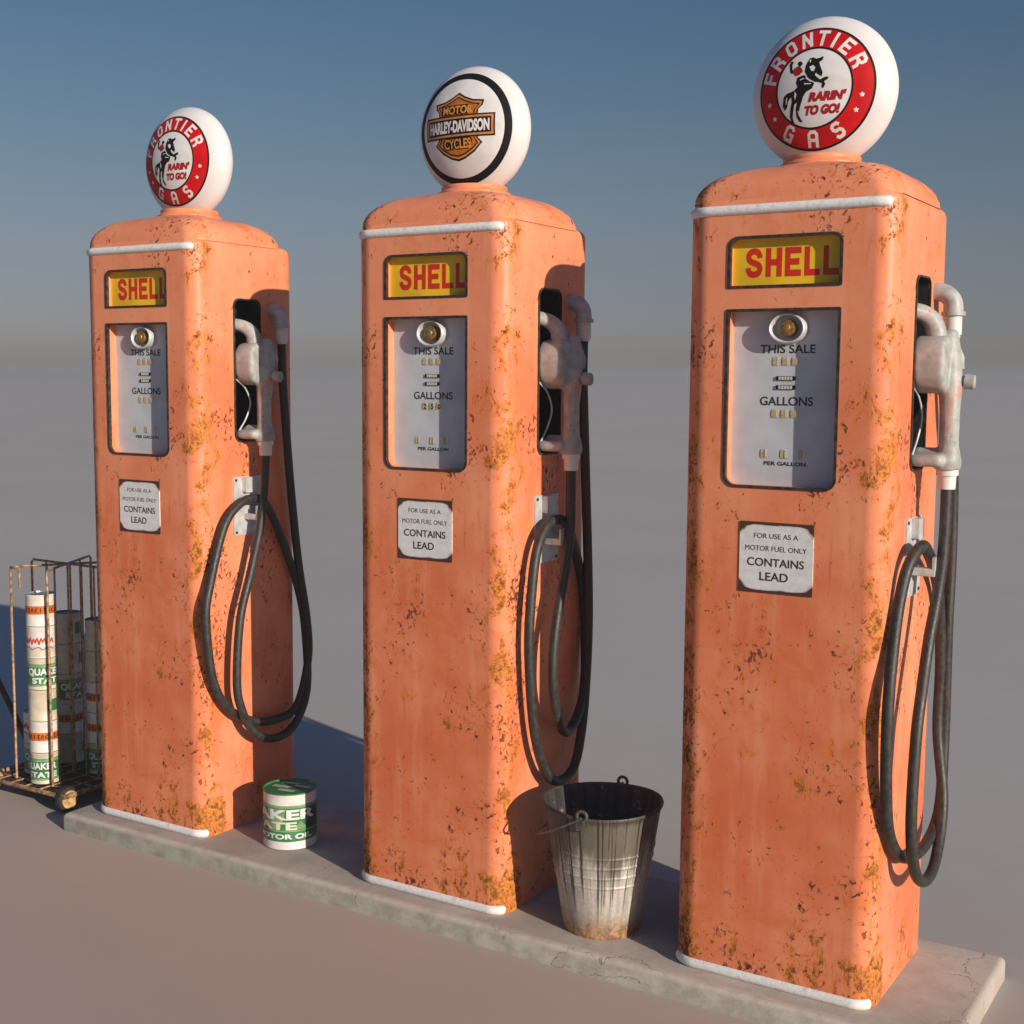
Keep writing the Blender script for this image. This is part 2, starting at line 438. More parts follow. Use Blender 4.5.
    parts = [(fit_text('THIS SALE', .127, .0190, .016), cx, 1.4480), (fit_text('GALLONS', .122, .0195, .016), cx, 1.3335), (fit_text('PER GALLON', .097, .0088, .028), cx, 1.1955)]
    for q in parts: link('lettering', pump_mesh(flat_front([q], .0325), 'lettering', INK, 0), dial)
    # number wheels behind the dial slots
    def wheel(x, z, w, h, mat, slot=True):
        m = M()
        n = 8
        for i in range(n):
            a0 = -PI/2 + PI*i/n; a1 = a0 + PI/n
            m.add([(x-w/2, .0329-.0014*math.cos(a0), z+h/2*math.sin(a0)), (x+w/2, .0329-.0014*math.cos(a0), z+h/2*math.sin(a0)),
                   (x+w/2, .0329-.0014*math.cos(a1), z+h/2*math.sin(a1)), (x-w/2, .0329-.0014*math.cos(a1), z+h/2*math.sin(a1))], [(0,1,2,3)])
        o = link('number_wheel', pump_mesh(m, 'number_wheel', mat, 60), dial); return o
    for z, xs_, w, h in ((1.4205, (-.024, -.002, .020), .017, .020), (1.3055, (-.024, -.002, .020), .017, .020), (1.2165, (-.048, -.002, .040), .013, .021)):
        for i, q in enumerate(xs_):
            wheel(cx+q-.0045, z, w*.55, h, TAN); wheel(cx+q+.0045, z, w*.45, h, CREAM)
    for z in (1.384, 1.364):
        m = M().prism(rr(cx-.024, cx+.020, z-.0045, z+.0045, .001, 2), fy, .0300, .0335)
        tot = link('totaliser_window', pump_mesh(m, 'totaliser_window', BLACK, 0), dial)
        m = M()
        for i in range(5): m.box(cx-.018+i*.0066, cx-.018+i*.0066+.0048, .0295, .0305, z-.0035, z+.0035)
        link('totaliser_digits', pump_mesh(m, 'totaliser_digits', CREAM, 0), tot)
    # round sight gauge: chrome ring, dark well, brass knob
    m = M(); gxx, gzz = .2285, 1.4925
    def ring_y(prof, x, z, seg=40, sq=1.):
        return [[(x + r*math.cos(2*PI*k/seg), y, z + sq*r*math.sin(2*PI*k/seg)) for k in range(seg)] for r, y in prof]
    m.loft(ring_y([(.042, .033), (.0425, .014), (.0412, .0095), (.0385, .0080), (.036, .0095), (.0345, .014), (.0345, .033)], gxx, gzz, 40, .80), False, False)
    gauge = link('sight_gauge', pump_mesh(m, 'sight_gauge', CHROME, 50), dial)
    return root, body, globe, gauge, dial, (gx, gy, gz, ga, gb), ring_y

PUMP, BODY, GLOBE, GAUGE, DIAL, GEO, ring_y = make_pump()
gx, gy, gz, ga, gb = GEO
m = M(); m.loft(ring_y([(.019, .0328), (.019, .016), (.017, .011), (.012, .009), (.009, .009), (.008, .006), (.004, .005), (.001, .005)],   .2285, 1.4925, 28))
link('brass_knob', pump_mesh(m, 'brass_knob', BRASS, 40), GAUGE)
# warning plate
def plate_mat():
    t = NT('chipped_white_plate'); X, Y, Z = t.xyz()
    n = t.noise(60, 5, .65); n2 = t.noise(26, 4, .6)
    cx, cz, hx, hz = .22295-HW, .9878, .0852, .0791
    ax = t.math('SUBTRACT', t.math('ABSOLUTE', t.math('SUBTRACT', X, cx)), hx)     # negative inside
    az = t.math('SUBTRACT', t.math('ABSOLUTE', t.math('SUBTRACT', Z, cz)), hz)
    corner = t.math('ADD', ax, az)                                                  # 0 in the corners
    worn = t.math('ADD', t.ramp(corner, -.040, -.014), t.ramp(az, -.011, -.003))
    worn = t.math('ADD', worn, t.math('MULTIPLY', t.math('SUBTRACT', n2, .5), 1.5))
    k = t.ramp(worn, .45, .75)
    c = t.mix(t.ramp(n, .3, .7), (.64, .66, .68), (.78, .79, .79))
    c = t.mix(t.ramp(worn, .15, .5, 0, .6), c, (.34, .25, .20)); c = t.mix(k, c, t.mix(n2, (.02, .014, .012), (.11, .045, .022)))
    return t.out(c, .5, 0, t.bump(t.math('SUBTRACT', t.math('MULTIPLY', n, .2), k), .4, .0015))
PLATEW = plate_mat()
m = M().prism(rr(.1378, .3081, .9087, 1.0669, .002, 2), fy, -.0022, .001)
wp = link('warning_plate', pump_mesh(m, 'warning_plate', PLATEW, 0), PUMP)
pc = .2225
parts = [(fit_text('FOR USE AS A', .102, .0112, .0), pc, 1.0365), (fit_text('MOTOR FUEL ONLY', .142, .0115, .0), pc, 1.0085),
         (fit_text('CONTAINS', .132, .0185, .014), pc, .9775), (fit_text('LEAD', .066, .0190, .014), pc-.003, .9460)]
for q in parts: link('lettering', pump_mesh(flat_front([q], -.0026), 'lettering', INK, 0), wp)
# nozzle boot: black liner in the slot, thin dark rim
ol = rr(.1595, .2655, 1.1875, 1.6045, .019)
m = M().loft([[fx(u, w, W-.001) for u, w in ol], [fx(u, w, W-.072) for u, w in ol]], False, True)
boot = link('nozzle_boot', pump_mesh(m, 'nozzle_boot', SLOTB, 30), PUMP)
oo = rr(.1535, .2705, 1.1815, 1.6105, .024); oi = rr(.158, .267, 1.186, 1.606, .020)
m = M().loft([[fx(u, w, W-.001) for u, w in oo], [fx(u, w, W+.004) for u, w in oo], [fx(u, w, W+.004) for u, w in oi], [fx(u, w, W-.004) for u, w in oi]], False, False)
link('boot_rim', pump_mesh(m, 'boot_rim', FRAME, 30), boot)
# nozzle: cast body fused from a grip and a wedge
m = M()
grip = [(.054,.236,1.492), (.055,.235,1.470), (.060,.229,1.42), (.066,.218,1.37), (.070,.207,1.31), (.070,.208,1.24), (.069,.211,1.222), (.068,.212,1.205), (.068,.213,1.186)]
m.tube([(W+o, y, z) for o, y, z in grip], [.019, .023, .027, .026, .0215, .0215, .026, .030, .0285], 20)
nozzle = link('nozzle', pump_mesh(m, 'nozzle', CAST, 40), PUMP)
m2 = M()
prof = [(.158, 1.452), (.176, 1.476), (.234, 1.486), (.248, 1.44), (.238, 1.372), (.206, 1.350), (.172, 1.362), (.160, 1.385)]
m2.prism(prof, fx, W-.008, W+.066)
m2.prism([(.163, 1.192), (.163, 1.219), (.19, 1.222), (.215, 1.240), (.215, 1.192)], fx, W-.01, W+.068)
parts2 = link('tmp', pump_mesh(m2, 'tmp', CAST, 0), PUMP)
bv = parts2.modifiers.new('b', 'BEVEL'); bv.width = .014; bv.segments = 4
me2 = evald(parts2); bpy.data.objects.remove(parts2)
bm = bmesh.new(); bm.from_mesh(nozzle.data); bm.from_mesh(me2); bm.to_mesh(nozzle.data); bm.free()
rm = nozzle.modifiers.new('r', 'REMESH'); rm.mode = 'VOXEL'; rm.voxel_size = .0030
sm = nozzle.modifiers.new('s', 'SMOOTH'); sm.iterations = 9; sm.factor = .5
me = evald(nozzle); nozzle.modifiers.clear(); nozzle.data = me
for p in me.polygons: p.use_smooth = True
me.materials.clear(); me.materials.append(CAST)
sp = catmull([(W+.036, .208, 1.450), (W+.033, .208, 1.484), (W+.026, .205, 1.508), (W+.010, .190, 1.526), (W-.018, .168, 1.535), (W-.05, .150, 1.536)], 6)
m = M().tube(sp, [.0255 - .0105*i/(len(sp)-1) for i in range(len(sp))], 18)
link('spout', pump_mesh(m, 'spout', CAST, 60), nozzle)
m = M().tube([(W+.07, .224, 1.384), (W+.094, .228, 1.380), (W+.0945, .228, 1.380), (W+.114, .230, 1.378), (W+.117, .2305, 1.378)], [.0115, .0115, .0165, .0165, .013], 18)
link('valve_knob', pump_mesh(m, 'valve_knob', CAST, 40), nozzle)
m = M().tube(catmull([(W-.004, .168, 1.370), (W+.004, .196, 1.345), (W+.008, .214, 1.300), (W+.004, .200, 1.255), (W+.0, .172, 1.215)], 8), .0028, 8)
link('trigger_guard', pump_mesh(m, 'trigger_guard', PLATEM, 60), nozzle)
m = M().tube([(W+.068, .213, 1.192), (W+.068, .2135, 1.174), (W+.068, .214, 1.173), (W+.068, .214, 1.143)], [.024, .024, .0195, .0185], 20)
link('hose_coupling', pump_mesh(m, 'hose_coupling', COUPLE, 40), nozzle)
m = M().tube([(W+.030, .262, 1.485), (W+.056, .262, 1.478), (W+.078, .250, 1.43), (W+.083, .243, 1.405)], [.006, .008, .009, .006], 10)
link('lever', pump_mesh(m, 'lever', CAST, 60), nozzle)
# elbow pipe
path = [(W-.02, .319, 1.581), (W+.004, .319, 1.581)]
for k in range(7):
    a = PI/2*k/6; path.append((W+.006+.036*math.sin(a), .319, 1.545+.036*math.cos(a)))
path += [(W+.042, .319, 1.536), (W+.042, .319, 1.5359), (W+.042, .319, 1.527), (W+.042, .319, 1.5269)]
m = M().tube(path, [.021]*9 + [.0215, .0262, .0262, .02], 22)
elb = link('hose_elbow', pump_mesh(m, 'hose_elbow', ELBOW, 40), PUMP)
m = M().tube([(W+.042, .319, 1.530), (W+.042, .319, 1.484), (W+.042, .319, 1.4835), (W+.042, .319, 1.478)], [.0195, .0195, .0165, .0165], 22)
link('pipe_coupling', pump_mesh(m, 'pipe_coupling', COUPLE, 40), elb)
# hose bracket
m = M().prism(rr(.142, .262, .900, 1.078, .004, 3), fx, W-.001, W+.004)
br = link('hose_bracket', pump_mesh(m, 'hose_bracket', PLATEM, 30), PUMP)
m = M().prism(rr(.178, .222, 1.030, 1.076, .004, 3), fx, W+.003, W+.020); link('catch', pump_mesh(m, 'catch', PLATEM, 30), br)
m = M().prism(rr(.186, .214, .948, .966, .003, 3), fx, W+.003, W+.055)
m.prism(rr(.186, .214, .962, .992, .003, 3), fx, W+.050, W+.056)
link('hook', pump_mesh(m, 'hook', PLATEM, 30), br)
for u, w in ((.152, 1.068), (.152, .910), (.252, .910)):
    link('bolt', pump_mesh(M().tube([(W+.003, u, w), (W+.0065, u, w)], [.0045, .004], 10), 'bolt', FRAME, 40), br)

# ------------------------------------------------------------------ emblems on the globes
def conform(parts, lift):
    """flat shapes (u, w) pressed onto the front of the globe"""
    m = M()
    for i, (vf, du, dw) in enumerate(parts):
        me = bpy.data.meshes.new('c'); me.from_pydata([(p[0]+du, p[1]+dw, 0) for p in vf[0]], [], vf[1]); refine(me, .010)
        e = lift*.4 + .00008*(i % 3); k = 1 + e/gb
        vs = []
        for v in me.vertices:
            q = min((v.co.x**2 + v.co.y**2)/(ga*ga), .98)
            vs.append((gx + v.co.x, gy - gb*math.sqrt(1-q) - e, gz + v.co.y))
        m.add(vs, [tuple(p.vertices) for p in me.polygons]); bpy.data.meshes.remove(me)
    return m
def annulus(r0, r1, seg=72):
    v = []; f = []; nr = max(1, int((r1-r0)/.008))
    for j in range(nr+1):
        r = r0 + (r1-r0)*j/nr
        v += [(r*math.cos(2*PI*k/seg), r*math.sin(2*PI*k/seg)) for k in range(seg)]
    for j in range(nr):
        for k in range(seg):
            a = j*seg+k; b = j*seg+(k+1) % seg; f.append((a, b, b+seg, a+seg))
    return v, f
def rot2(vf, a):
    c, s = math.cos(a), math.sin(a); return ([(p[0]*c-p[1]*s, p[0]*s+p[1]*c) for p in vf[0]], vf[1])
def put(vf, du, dw): return ([(p[0]+du, p[1]+dw) for p in vf[0]], vf[1])
def rider_emblem(globe):
    R1, R0 = .1313, .0875
    def P(name, parts, mat, lift): return link(name, pump_mesh(conform(parts, lift), name, mat, 60), globe)
    P('emblem_disc', [(annulus(.0005, R0-.002), 0, 0)], DECALW, .0003)
    P('emblem_band', [(annulus(R0, R1), 0, 0)], RED, .0006)
    for q in (annulus(R0-.0025, R0+.0018), annulus(R1-.0015, R1+.0030)): P('emblem_outline', [(q, 0, 0)], BLACK, .0010)
    ps = []
    rm_ = (R0+R1)/2
    for ch, a in zip('FRONTIER', (163, 144, 122, 101, 82, 67, 50, 28)):
        g, w = glyph(ch, .0355, .0070)
        for vf in g: ps.append((put(rot2(vf, rad(a-90)), rm_*math.cos(rad(a)), rm_*math.sin(rad(a))), 0, 0))
    P('emblem_lettering', ps, WHITE, .0014); ps = []
    for ch, a in zip('GAS', (238, 269, 300)):
        g, w = glyph(ch, .0355, .0070)
        P('emblem_lettering', [(put(rot2(vf, rad(a+90)), rm_*math.cos(rad(a)), rm_*math.sin(rad(a))), 0, 0) for vf in g], WHITE, .0014)
    for a in (194, 212, 330, 348):
        pts = []
        for k in range(10):
            q = .0062 if k % 2 == 0 else .0032
            pts.append((q*math.cos(rad(36*k+90)), q*math.sin(rad(36*k+90))))
        P('emblem_star', [(poly2d(pts), rm_*math.cos(rad(a)), rm_*math.sin(rad(a)))], WHITE, .0014)
    def px(l):
        o = []
        for x, y in l:
            u = (x-335)/325*R0; w = -(y-440)/348*R0; o.append((u, w - .10*u))
        return o
    horse = [(215,400),(245,370),(290,365),(350,405),(330,450),(280,480),(255,520),(240,570),(225,620),(215,660),(230,705),(250,735),(222,735),(195,690),(190,630),(202,570),(178,585),(166,650),(160,700),(172,745),(150,745),(136,690),(142,620),(156,560),(148,520),(120,560),(112,610),(90,640),(70,600),(80,520),(110,490),(150,478),(175,465),(200,440)]
    neck = [(262,300),(268,250),(282,215),(300,185),(330,178),(352,190),(378,184),(416,168),(408,202),(382,222),(396,262),(416,312),(408,345),(384,332),(358,312),(352,332),(368,352),(395,372),(440,348),(466,346),(462,368),(432,386),(442,412),(426,446),(410,440),(414,405),(386,396),(350,392),(312,372),(290,352)]
    leg = [(200,352),(258,332),(282,352),(262,372),(222,402),(204,432),(190,400)]
    arm = [(132,312),(120,240),(134,206),(158,212),(146,240),(150,282),(168,300),(152,318)]
    hat = [(194,228),(206,210),(226,212),(240,232),(222,258),(206,258)]
    P('rider_silhouette', [(poly2d(px(q)), 0, 0) for q in (horse, neck, leg, arm, hat)], BLACK, .0010)
    shirt = [(156,292),(178,262),(204,254),(232,268),(246,300),(218,330),(184,342),(162,318)]
    P('rider_shirt', [(poly2d(px(shirt)), 0, 0)], DKRED, .0016)
    marks = [[(300,262),(330,246),(352,268),(340,300),(318,296)], [(270,345),(300,372),(340,386),(318,392),(276,366)], [(180,470),(196,500),(186,548),(176,520)], [(222,372),(258,358),(262,364),(226,380)], [(296,206),(312,196),(306,226)], [(372,338),(392,352),(400,372),(384,362)], [(262,404),(318,404),(322,412),(262,414)], [(100,540),(112,520),(106,580),(98,590)], [(206,640),(212,640),(226,690),(220,690)]]
    for q in marks: P('rider_highlight', [(poly2d(px(q)), 0, 0)], DECALW, .0017)
    a = put(fit_text("RARIN'", .086, .0215, .075, .25), .033, -.0205); b = put(fit_text('TO GO!', .080, .0215, .075, .25), .022, -.0490)
    P('slogan', [(a, 0, 0)], DKRED, .0014); P('slogan', [(b, 0, 0)], DKRED, .0014)
def shield_emblem(globe):
    def P(name, parts, mat, lift): return link(name, pump_mesh(conform(parts, lift), name, mat, 60), globe)
    P('emblem_disc', [(annulus(.0005, .128), 0, 0)], DECALW, .0003)
    P('emblem_band', [(annulus(.1265, .1435), 0, 0)], BLACK, .0008)
    ox, oz = -.004, .003
    def mir(r): return r + [(-x, y) for x, y in reversed(r) if abs(x) > 1e-6]
    def up(s): return mir([(0, .088-s*1.25), (.020, .076-s*1.1), (.044, .067-s), (.076-s*1.2, .064-s), (.073-s*1.2, .050-s*.2), (.062-s, .040), (.060-s, .016)])
    def low(s): return mir([(.060-s, -.016), (.062-s, -.032), (.074-s*1.3, -.044-s*.1), (.050-s*.5, -.067+s*.9), (.022, -.082+s*1.15), (0, -.088+s*1.25)])
    def lay(name, s, mat, lift): P('upper_'+name, [(poly2d(up(s)), ox, oz)], mat, lift); P('lower_'+name, [(poly2d(low(s)), ox, oz)], mat, lift)
    lay('shield_outline', 0, DKBROWN, .0008); lay('shield_border', .0045, AMBER, .0014); lay('shield_inline', .0088, DKBROWN, .0020); lay('shield_field', .0122, ORANGE, .0024)
    def bar(name, hw, hh, mat, lift): P(name, [(([(-hw, -hh), (hw, -hh), (hw, hh), (-hw, hh)], [(0,1,2,3)]), ox, oz)], mat, lift)
    bar('bar_outline', .108, .0290, DKBROWN, .0030); bar('bar_border', .1040, .0250, AMBER, .0034); bar('bar_field', .0985, .0200, DKBROWN, .0038)
    P('bar_lettering', [(fit_text('HARLEY-DAVIDSON', .188, .0310, .05), ox, oz)], WHITE, .0042)
    # the two words sit dark edged on the orange field
    for nm, off, mat, l in (('word_outline', .21, DKBROWN, .0027), ('word_lettering', .03, GOLD, .0032)):
        q1 = fit_text('MOTOR', .092 + off*.05, .0200 + off*.03, off); q2 = fit_text('CYCLES', .082 + off*.05, .0240 + off*.03, off)
        P(nm, [(q1, ox, oz+.0425)], mat, l); P(nm, [(q2, ox, oz-.0440)], mat, l)

# ------------------------------------------------------------------ copies, emblems and hoses
HOSES = [
 [(.042,.319,1.480),(.038,.325,1.40),(.036,.334,1.308),(.03,.365,1.058),(.03,.399,.801),(.03,.439,.602),(.03,.442,.471),(.035,.381,.336),(.035,.287,.311),(.035,.179,.329),(.03,.082,.386),(.028,.02,.487),(.028,-.005,.67),(.028,.014,.771),(.03,.073,.937),(.035,.14,1.003),(.038,.2,1.012),(.034,.252,.988),(.02,.345,.854),(.018,.419,.685),(.018,.447,.534),(.045,.417,.377),(.055,.342,.281),(.06,.238,.264),(.06,.152,.307),(.06,.102,.39),(.06,.086,.478),(.06,.103,.657),(.06,.148,.787),(.066,.185,.919),(.068,.205,1.039),(.068,.214,1.150)],
 [(0.042,0.319,1.48),(0.038,0.325,1.4),(0.036,0.334,1.323),(0.032,0.359,1.107),(0.038,0.366,0.887),(0.04,0.37,0.72),(0.036,0.368,0.554),(0.04,0.339,0.422),(0.04,0.297,0.329),(0.04,0.216,0.312),(0.04,0.143,0.358),(0.04,0.085,0.486),(0.04,0.057,0.698),(0.04,0.069,0.85),(0.04,0.093,0.948),(0.04,0.137,1.002),(0.045,0.184,1.016),(0.04,0.24,1),(0.025,0.311,0.935),(0.0145,0.383,0.803),(0.0145,0.398,0.66),(0.03,0.363,0.514),(0.05,0.257,0.443),(0.065,0.174,0.479),(0.07,0.131,0.579),(0.07,0.129,0.684),(0.07,0.152,0.785),(0.07,0.186,0.885),(0.07,0.209,0.988),(0.068,0.214,1.08),(0.068,0.214,1.15)],
 [(.042,.319,1.480),(.038,.335,1.41),(.034,.362,1.32),(.03,.43,1.14),(.03,.443,.955),(.03,.436,.813),(.03,.441,.664),(.03,.445,.50),(.035,.40,.35),(.030,.287,.295),(.024,.14,.315),(.018,.045,.39),(.016,.010,.50),(.016,.000,.646),(.016,.006,.727),(.016,.018,.786),(.018,.040,.884),(.024,.066,.963),(.032,.095,1.003),(.04,.135,1.022),(.036,.194,1.005),(.025,.305,.948),(.02,.383,.866),(.018,.43,.70),(.018,.43,.54),(.045,.395,.38),(.055,.31,.27),(.06,.20,.25),(.058,.11,.30),(.055,.075,.42),(.055,.088,.603),(.055,.122,.707),(.055,.165,.811),(.060,.196,.896),(.066,.210,.984),(.068,.214,1.074),(.068,.214,1.150)],
]
LABELS = ['rusty orange gas pump with rearing horse globe, next to the wire cart',
          'rusty orange gas pump under a white globe with black ring and orange shield emblem',
          'rusty orange gas pump with rearing horse globe, right of the bucket']
pumps = [PUMP]
for i in (1, 2): pumps.append(copy_tree(PUMP))
for i, p in enumerate(pumps):
    p.location = (PX[i]+HW, HD, 0)
    tag(p, LABELS[i], 'gas pump', 'rusty gas pumps in a row')
    g = [k for k in COL.objects if k.parent == p and k.name.startswith('globe') and not k.name.startswith('globe_c')][0]
    if i == 1: shield_emblem(g)
    else: rider_emblem(g)
    if i == 1:
        dl = [k for k in COL.objects if k.parent == p and k.name.startswith('dial_panel')][0]
        for ch, q in zip('250', (-.024, -.002, .020)): link('number', pump_mesh(flat_front([(text2d(ch, .0135, .03), .2245+q, 1.3055)], .0312), 'number', INK, 0), dl)
    pts = catmull([(W+a, b, c) for a, b, c in HOSES[i]], 7)
    link('hose', pump_mesh(M().tube(pts, .0129, 14), 'hose', HOSE, 60), p)

# ------------------------------------------------------------------ concrete island and ground
GZ = -.055
def concrete():
    t = NT('worn_concrete'); a = t.noise(4, 7, .62); b = t.noise(45, 6, .7); g = t.noise(300, 2)
    c = t.mix(t.ramp(a, .35, .68), (.34, .295, .262), (.47, .42, .38)); c = t.mix(t.ramp(b, .5, .78, 0, .6), c, (.29, .245, .215))
    c = t.mix(t.ramp(g, .45, .7, 0, .35), c, (.54, .49, .44))
    X, Y, Z = t.xyz()
    lip = t.math('MULTIPLY', t.ramp(Z, -.016, -.002), t.ramp(Y, -.040, -.060))
    c = t.mix(t.math('MULTIPLY', t.ramp(Y, -.060, -.067), t.ramp(Z, -.006, -.016)), c, t.mix(t.ramp(t.noise(16, 7, .72), .36, .64), (.33, .315, .275), (.46, .45, .395)))
    c = t.mix(t.ramp(t.noise(11, 6, .7, t.mp((1, 1, 1), (7, 3, 1))), .55, .72, 0, .45), c, (.24, .195, .17))
    c = t.mix(t.math('MULTIPLY', lip, t.ramp(t.noise(30, 4), .3, .6, .2, .7)), c, (.60, .56, .50))  # edge highlight along the front lip, put into the base colour
    wp = t.n('ShaderNodeVectorMath', operation='ADD'); nn = t.n('ShaderNodeVectorMath', operation='SCALE')
    t.set(nn.inputs[0], t.noise(6, 5, .6, None, 0, True)); nn.inputs['Scale'].default_value = .22; t.set(wp.inputs[0], t.P); t.set(wp.inputs[1], nn.outputs[0])
    cr = t.vor(2.6, wp.outputs[0], 'DISTANCE_TO_EDGE')
    ck = t.math('MULTIPLY', t.ramp(cr, .006, .001), t.ramp(t.noise(3.3, 3, .5, t.mp((1,1,1),(2,2,9))), .52, .62))
    c = t.mix(t.math('MULTIPLY', ck, .5), c, (.08, .036, .03))
    h = t.math('ADD', t.math('MULTIPLY', b, .5), t.math('SUBTRACT', t.math('MULTIPLY', g, .25), t.math('MULTIPLY', ck, 1.)))
    return t.out(c, .88, 0, t.bump(h, .4, .004), .3)
CONC = concrete()
m = M(); rings = []
for z, ins in ((GZ-.02, 0.), (-.014, 0.), (-.008, .002), (-.003, .006), (0, .013)):
    rings.append([(x, y, z) for x, y in rr(-.088+ins, 2.663-ins, -.068+ins, .474-ins, .012, 4)])
m.loft(rings)
isl = m.build('concrete_island', CONC, None, 50)
me = isl.data; tag(isl, kind='structure')
def ground_mat():
    t = NT('packed_ground'); a = t.noise(.35, 3, .5); b = t.noise(7, 6, .6); g = t.noise(260, 3, .7)
    X, Y, Z = t.xyz()
    c = t.mix(t.ramp(a, .35, .65), (.495, .482, .465), (.52, .505, .488))
    # base colour turns from grey to brown in front of the island
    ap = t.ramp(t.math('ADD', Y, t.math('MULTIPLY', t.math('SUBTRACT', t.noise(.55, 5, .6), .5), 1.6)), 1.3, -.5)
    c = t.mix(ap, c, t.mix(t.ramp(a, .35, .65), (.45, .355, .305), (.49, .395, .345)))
    c = t.mix(t.ramp(b, .42, .75, 0, .16), c, (.43, .39, .36))
    c = t.mix(t.ramp(g, .4, .7, 0, .3), c, (.47, .42, .385))
    h = t.math('ADD', t.math('MULTIPLY', b, .6), t.math('MULTIPLY', g, .2))
    return t.out(c, .8, 0, t.bump(h, .05, .003), .25)
m = M(); NR = 48
rad_ = [0, 6, 25, 90, 250, 400]
vs = [(0, 0, GZ)]; fs = []
for r in rad_[1:]: vs += [(r*math.cos(2*PI*k/NR), r*math.sin(2*PI*k/NR), GZ) for k in range(NR)]
for k in range(NR): fs.append((0, 1+k, 1+(k+1) % NR))
for j in range(len(rad_)-2):
    for k in range(NR): a = 1+j*NR+k; b = 1+j*NR+(k+1) % NR; fs.append((a, a+NR, b+NR, b))
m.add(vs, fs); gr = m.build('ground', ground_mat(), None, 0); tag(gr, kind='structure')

# ------------------------------------------------------------------ oil cans
CANW = simple('can_white_paint', (.70, .68, .64), .4, .0, .06, 30, .03)
CANC = simple('can_cream_paint', (.60, .54, .42), .42, .0, .08, 30, .03)
CANG = simple('can_green_paint', (.035, .20, .075), .4, .0, .15, 30, .03)
CANDG = simple('can_dark_green_paint', (.012, .062, .035), .4, .0, .15, 30, .03)
CANLG = simple('can_pale_green_paint', (.20, .36, .17), .42, .0, .12, 30, .03)
CANO = simple('can_orange_paint', (.60, .14, .012), .42, .0, .12, 30, .03)
CANB = simple('can_blue_paint', (.14, .18, .34), .42, .0, .12, 30, .03)
CANR = simple('can_red_paint', (.56, .05, .025), .42, .0, .12, 30, .03)
LIDP = simple('lid_pale_print', (.42, .52, .40), .45, 0, .1, 30, .02)
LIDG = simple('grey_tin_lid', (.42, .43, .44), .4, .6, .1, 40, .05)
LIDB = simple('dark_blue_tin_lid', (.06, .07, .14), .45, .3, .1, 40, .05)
TINT = simple('can_print_cream', (.70, .64, .50), .42, 0, .05, 30, .02)
def on_cyl(parts, r, ang, lift, L=.008):
    """flat shapes wrapped round a can; u runs round the can, ang = direction the middle faces (radians)"""
    m = M()
    for i, vf in enumerate(parts):
        me = bpy.data.meshes.new('c'); me.from_pydata([(p[0], p[1], 0) for p in vf[0]], [], vf[1]); refine(me, L)
        R = r + lift + .00015*(i % 3)
        m.add([(R*math.cos(ang + v.co.x/r), R*math.sin(ang + v.co.x/r), v.co.y) for v in me.vertices], [tuple(p.vertices) for p in me.polygons]); bpy.data.meshes.remove(me)
    return m
def rect2(u0, u1, w0, w1): return ([(u0, w0), (u1, w0), (u1, w1), (u0, w1)], [(0, 1, 2, 3)])
VIEW = math.atan2(-2.89, 2.57)             # from the cans towards the viewer
# the big can on the island
CR, CH = .0795, .170
can = empty('oil_can', (.690, .130, 0))
tag(can, 'green and white oil can standing alone on the island between two pumps', 'oil can')
M().lathe([(CR-.004, 0), (CR, .003), (CR, .005), (CR-.0015, .008), (CR-.0015, CH-.006), (CR-.0015, CH-.005)], (0,0,0), 64).build('can_body', CANW, can, 40)
lid = M().lathe([(CR-.0015, CH-.0055), (CR, CH-.004), (CR, CH-.0005), (CR-.0015, CH), (CR-.003, CH-.0005), (CR-.0045, CH-.0045), (CR-.02, CH-.004), (.001, CH-.004)], (0,0,0), 64, False, True).build('lid', CANG, can, 40)
for u0, u1, w0, w1, k in ((-.055, .0, -.012, .006, 0), (-.02, .035, -.040, -.022, 1), (.008, .058, .010, .026, 2), (-.045, .01, .026, .042, 0)):
    v, f = rect2(u0, u1, w0, w1); c, s = math.cos(VIEW+1.0), math.sin(VIEW+1.0)
    M().add([(a*c-b*s, a*s+b*c, CH-.0030+.0002*k) for a, b in v], f).build('lid_print', LIDP, lid, 0)
BR = CR-.0015
lab = on_cyl([rect2(-PI*BR, PI*BR-.0001, .026, .134)], BR, VIEW, .0004).build('label_band', CANG, can, 60)

for z0, z1 in ((.056, .060), (.126, .134)): on_cyl([rect2(-PI*BR, PI*BR-.0001, z0, z1)], BR, VIEW, .0009).build('label_stripe', CANLG, lab, 60)
on_cyl([poly2d([(.052, .062), (.11, .062), (.11, .124), (.060, .124)])], BR, VIEW, .0008).build('label_dark_green', CANDG, lab, 60)  # darker green panel on the right of the label
for q in ([(-.075, .062), (-.03, .062), (-.012, .124), (-.075, .124)], [(.01, .062), (.055, .062), (.03, .088)]): on_cyl([poly2d(q)], BR, VIEW, .0008).build('label_diamond', CANLG, lab, 60)
for q, mt in ((put(fit_text('QUAKER', .325, .036, .04), -.081, .1045), WHITE), (put(fit_text('STATE', .195, .024, .04), -.078, .0735), TINT), (put(fit_text('MOTOR OIL', .190, .0155, .04), -.026, .0420), WHITE)):
    on_cyl([q], BR, VIEW, .0014).build('lettering', mt, lab, 60)

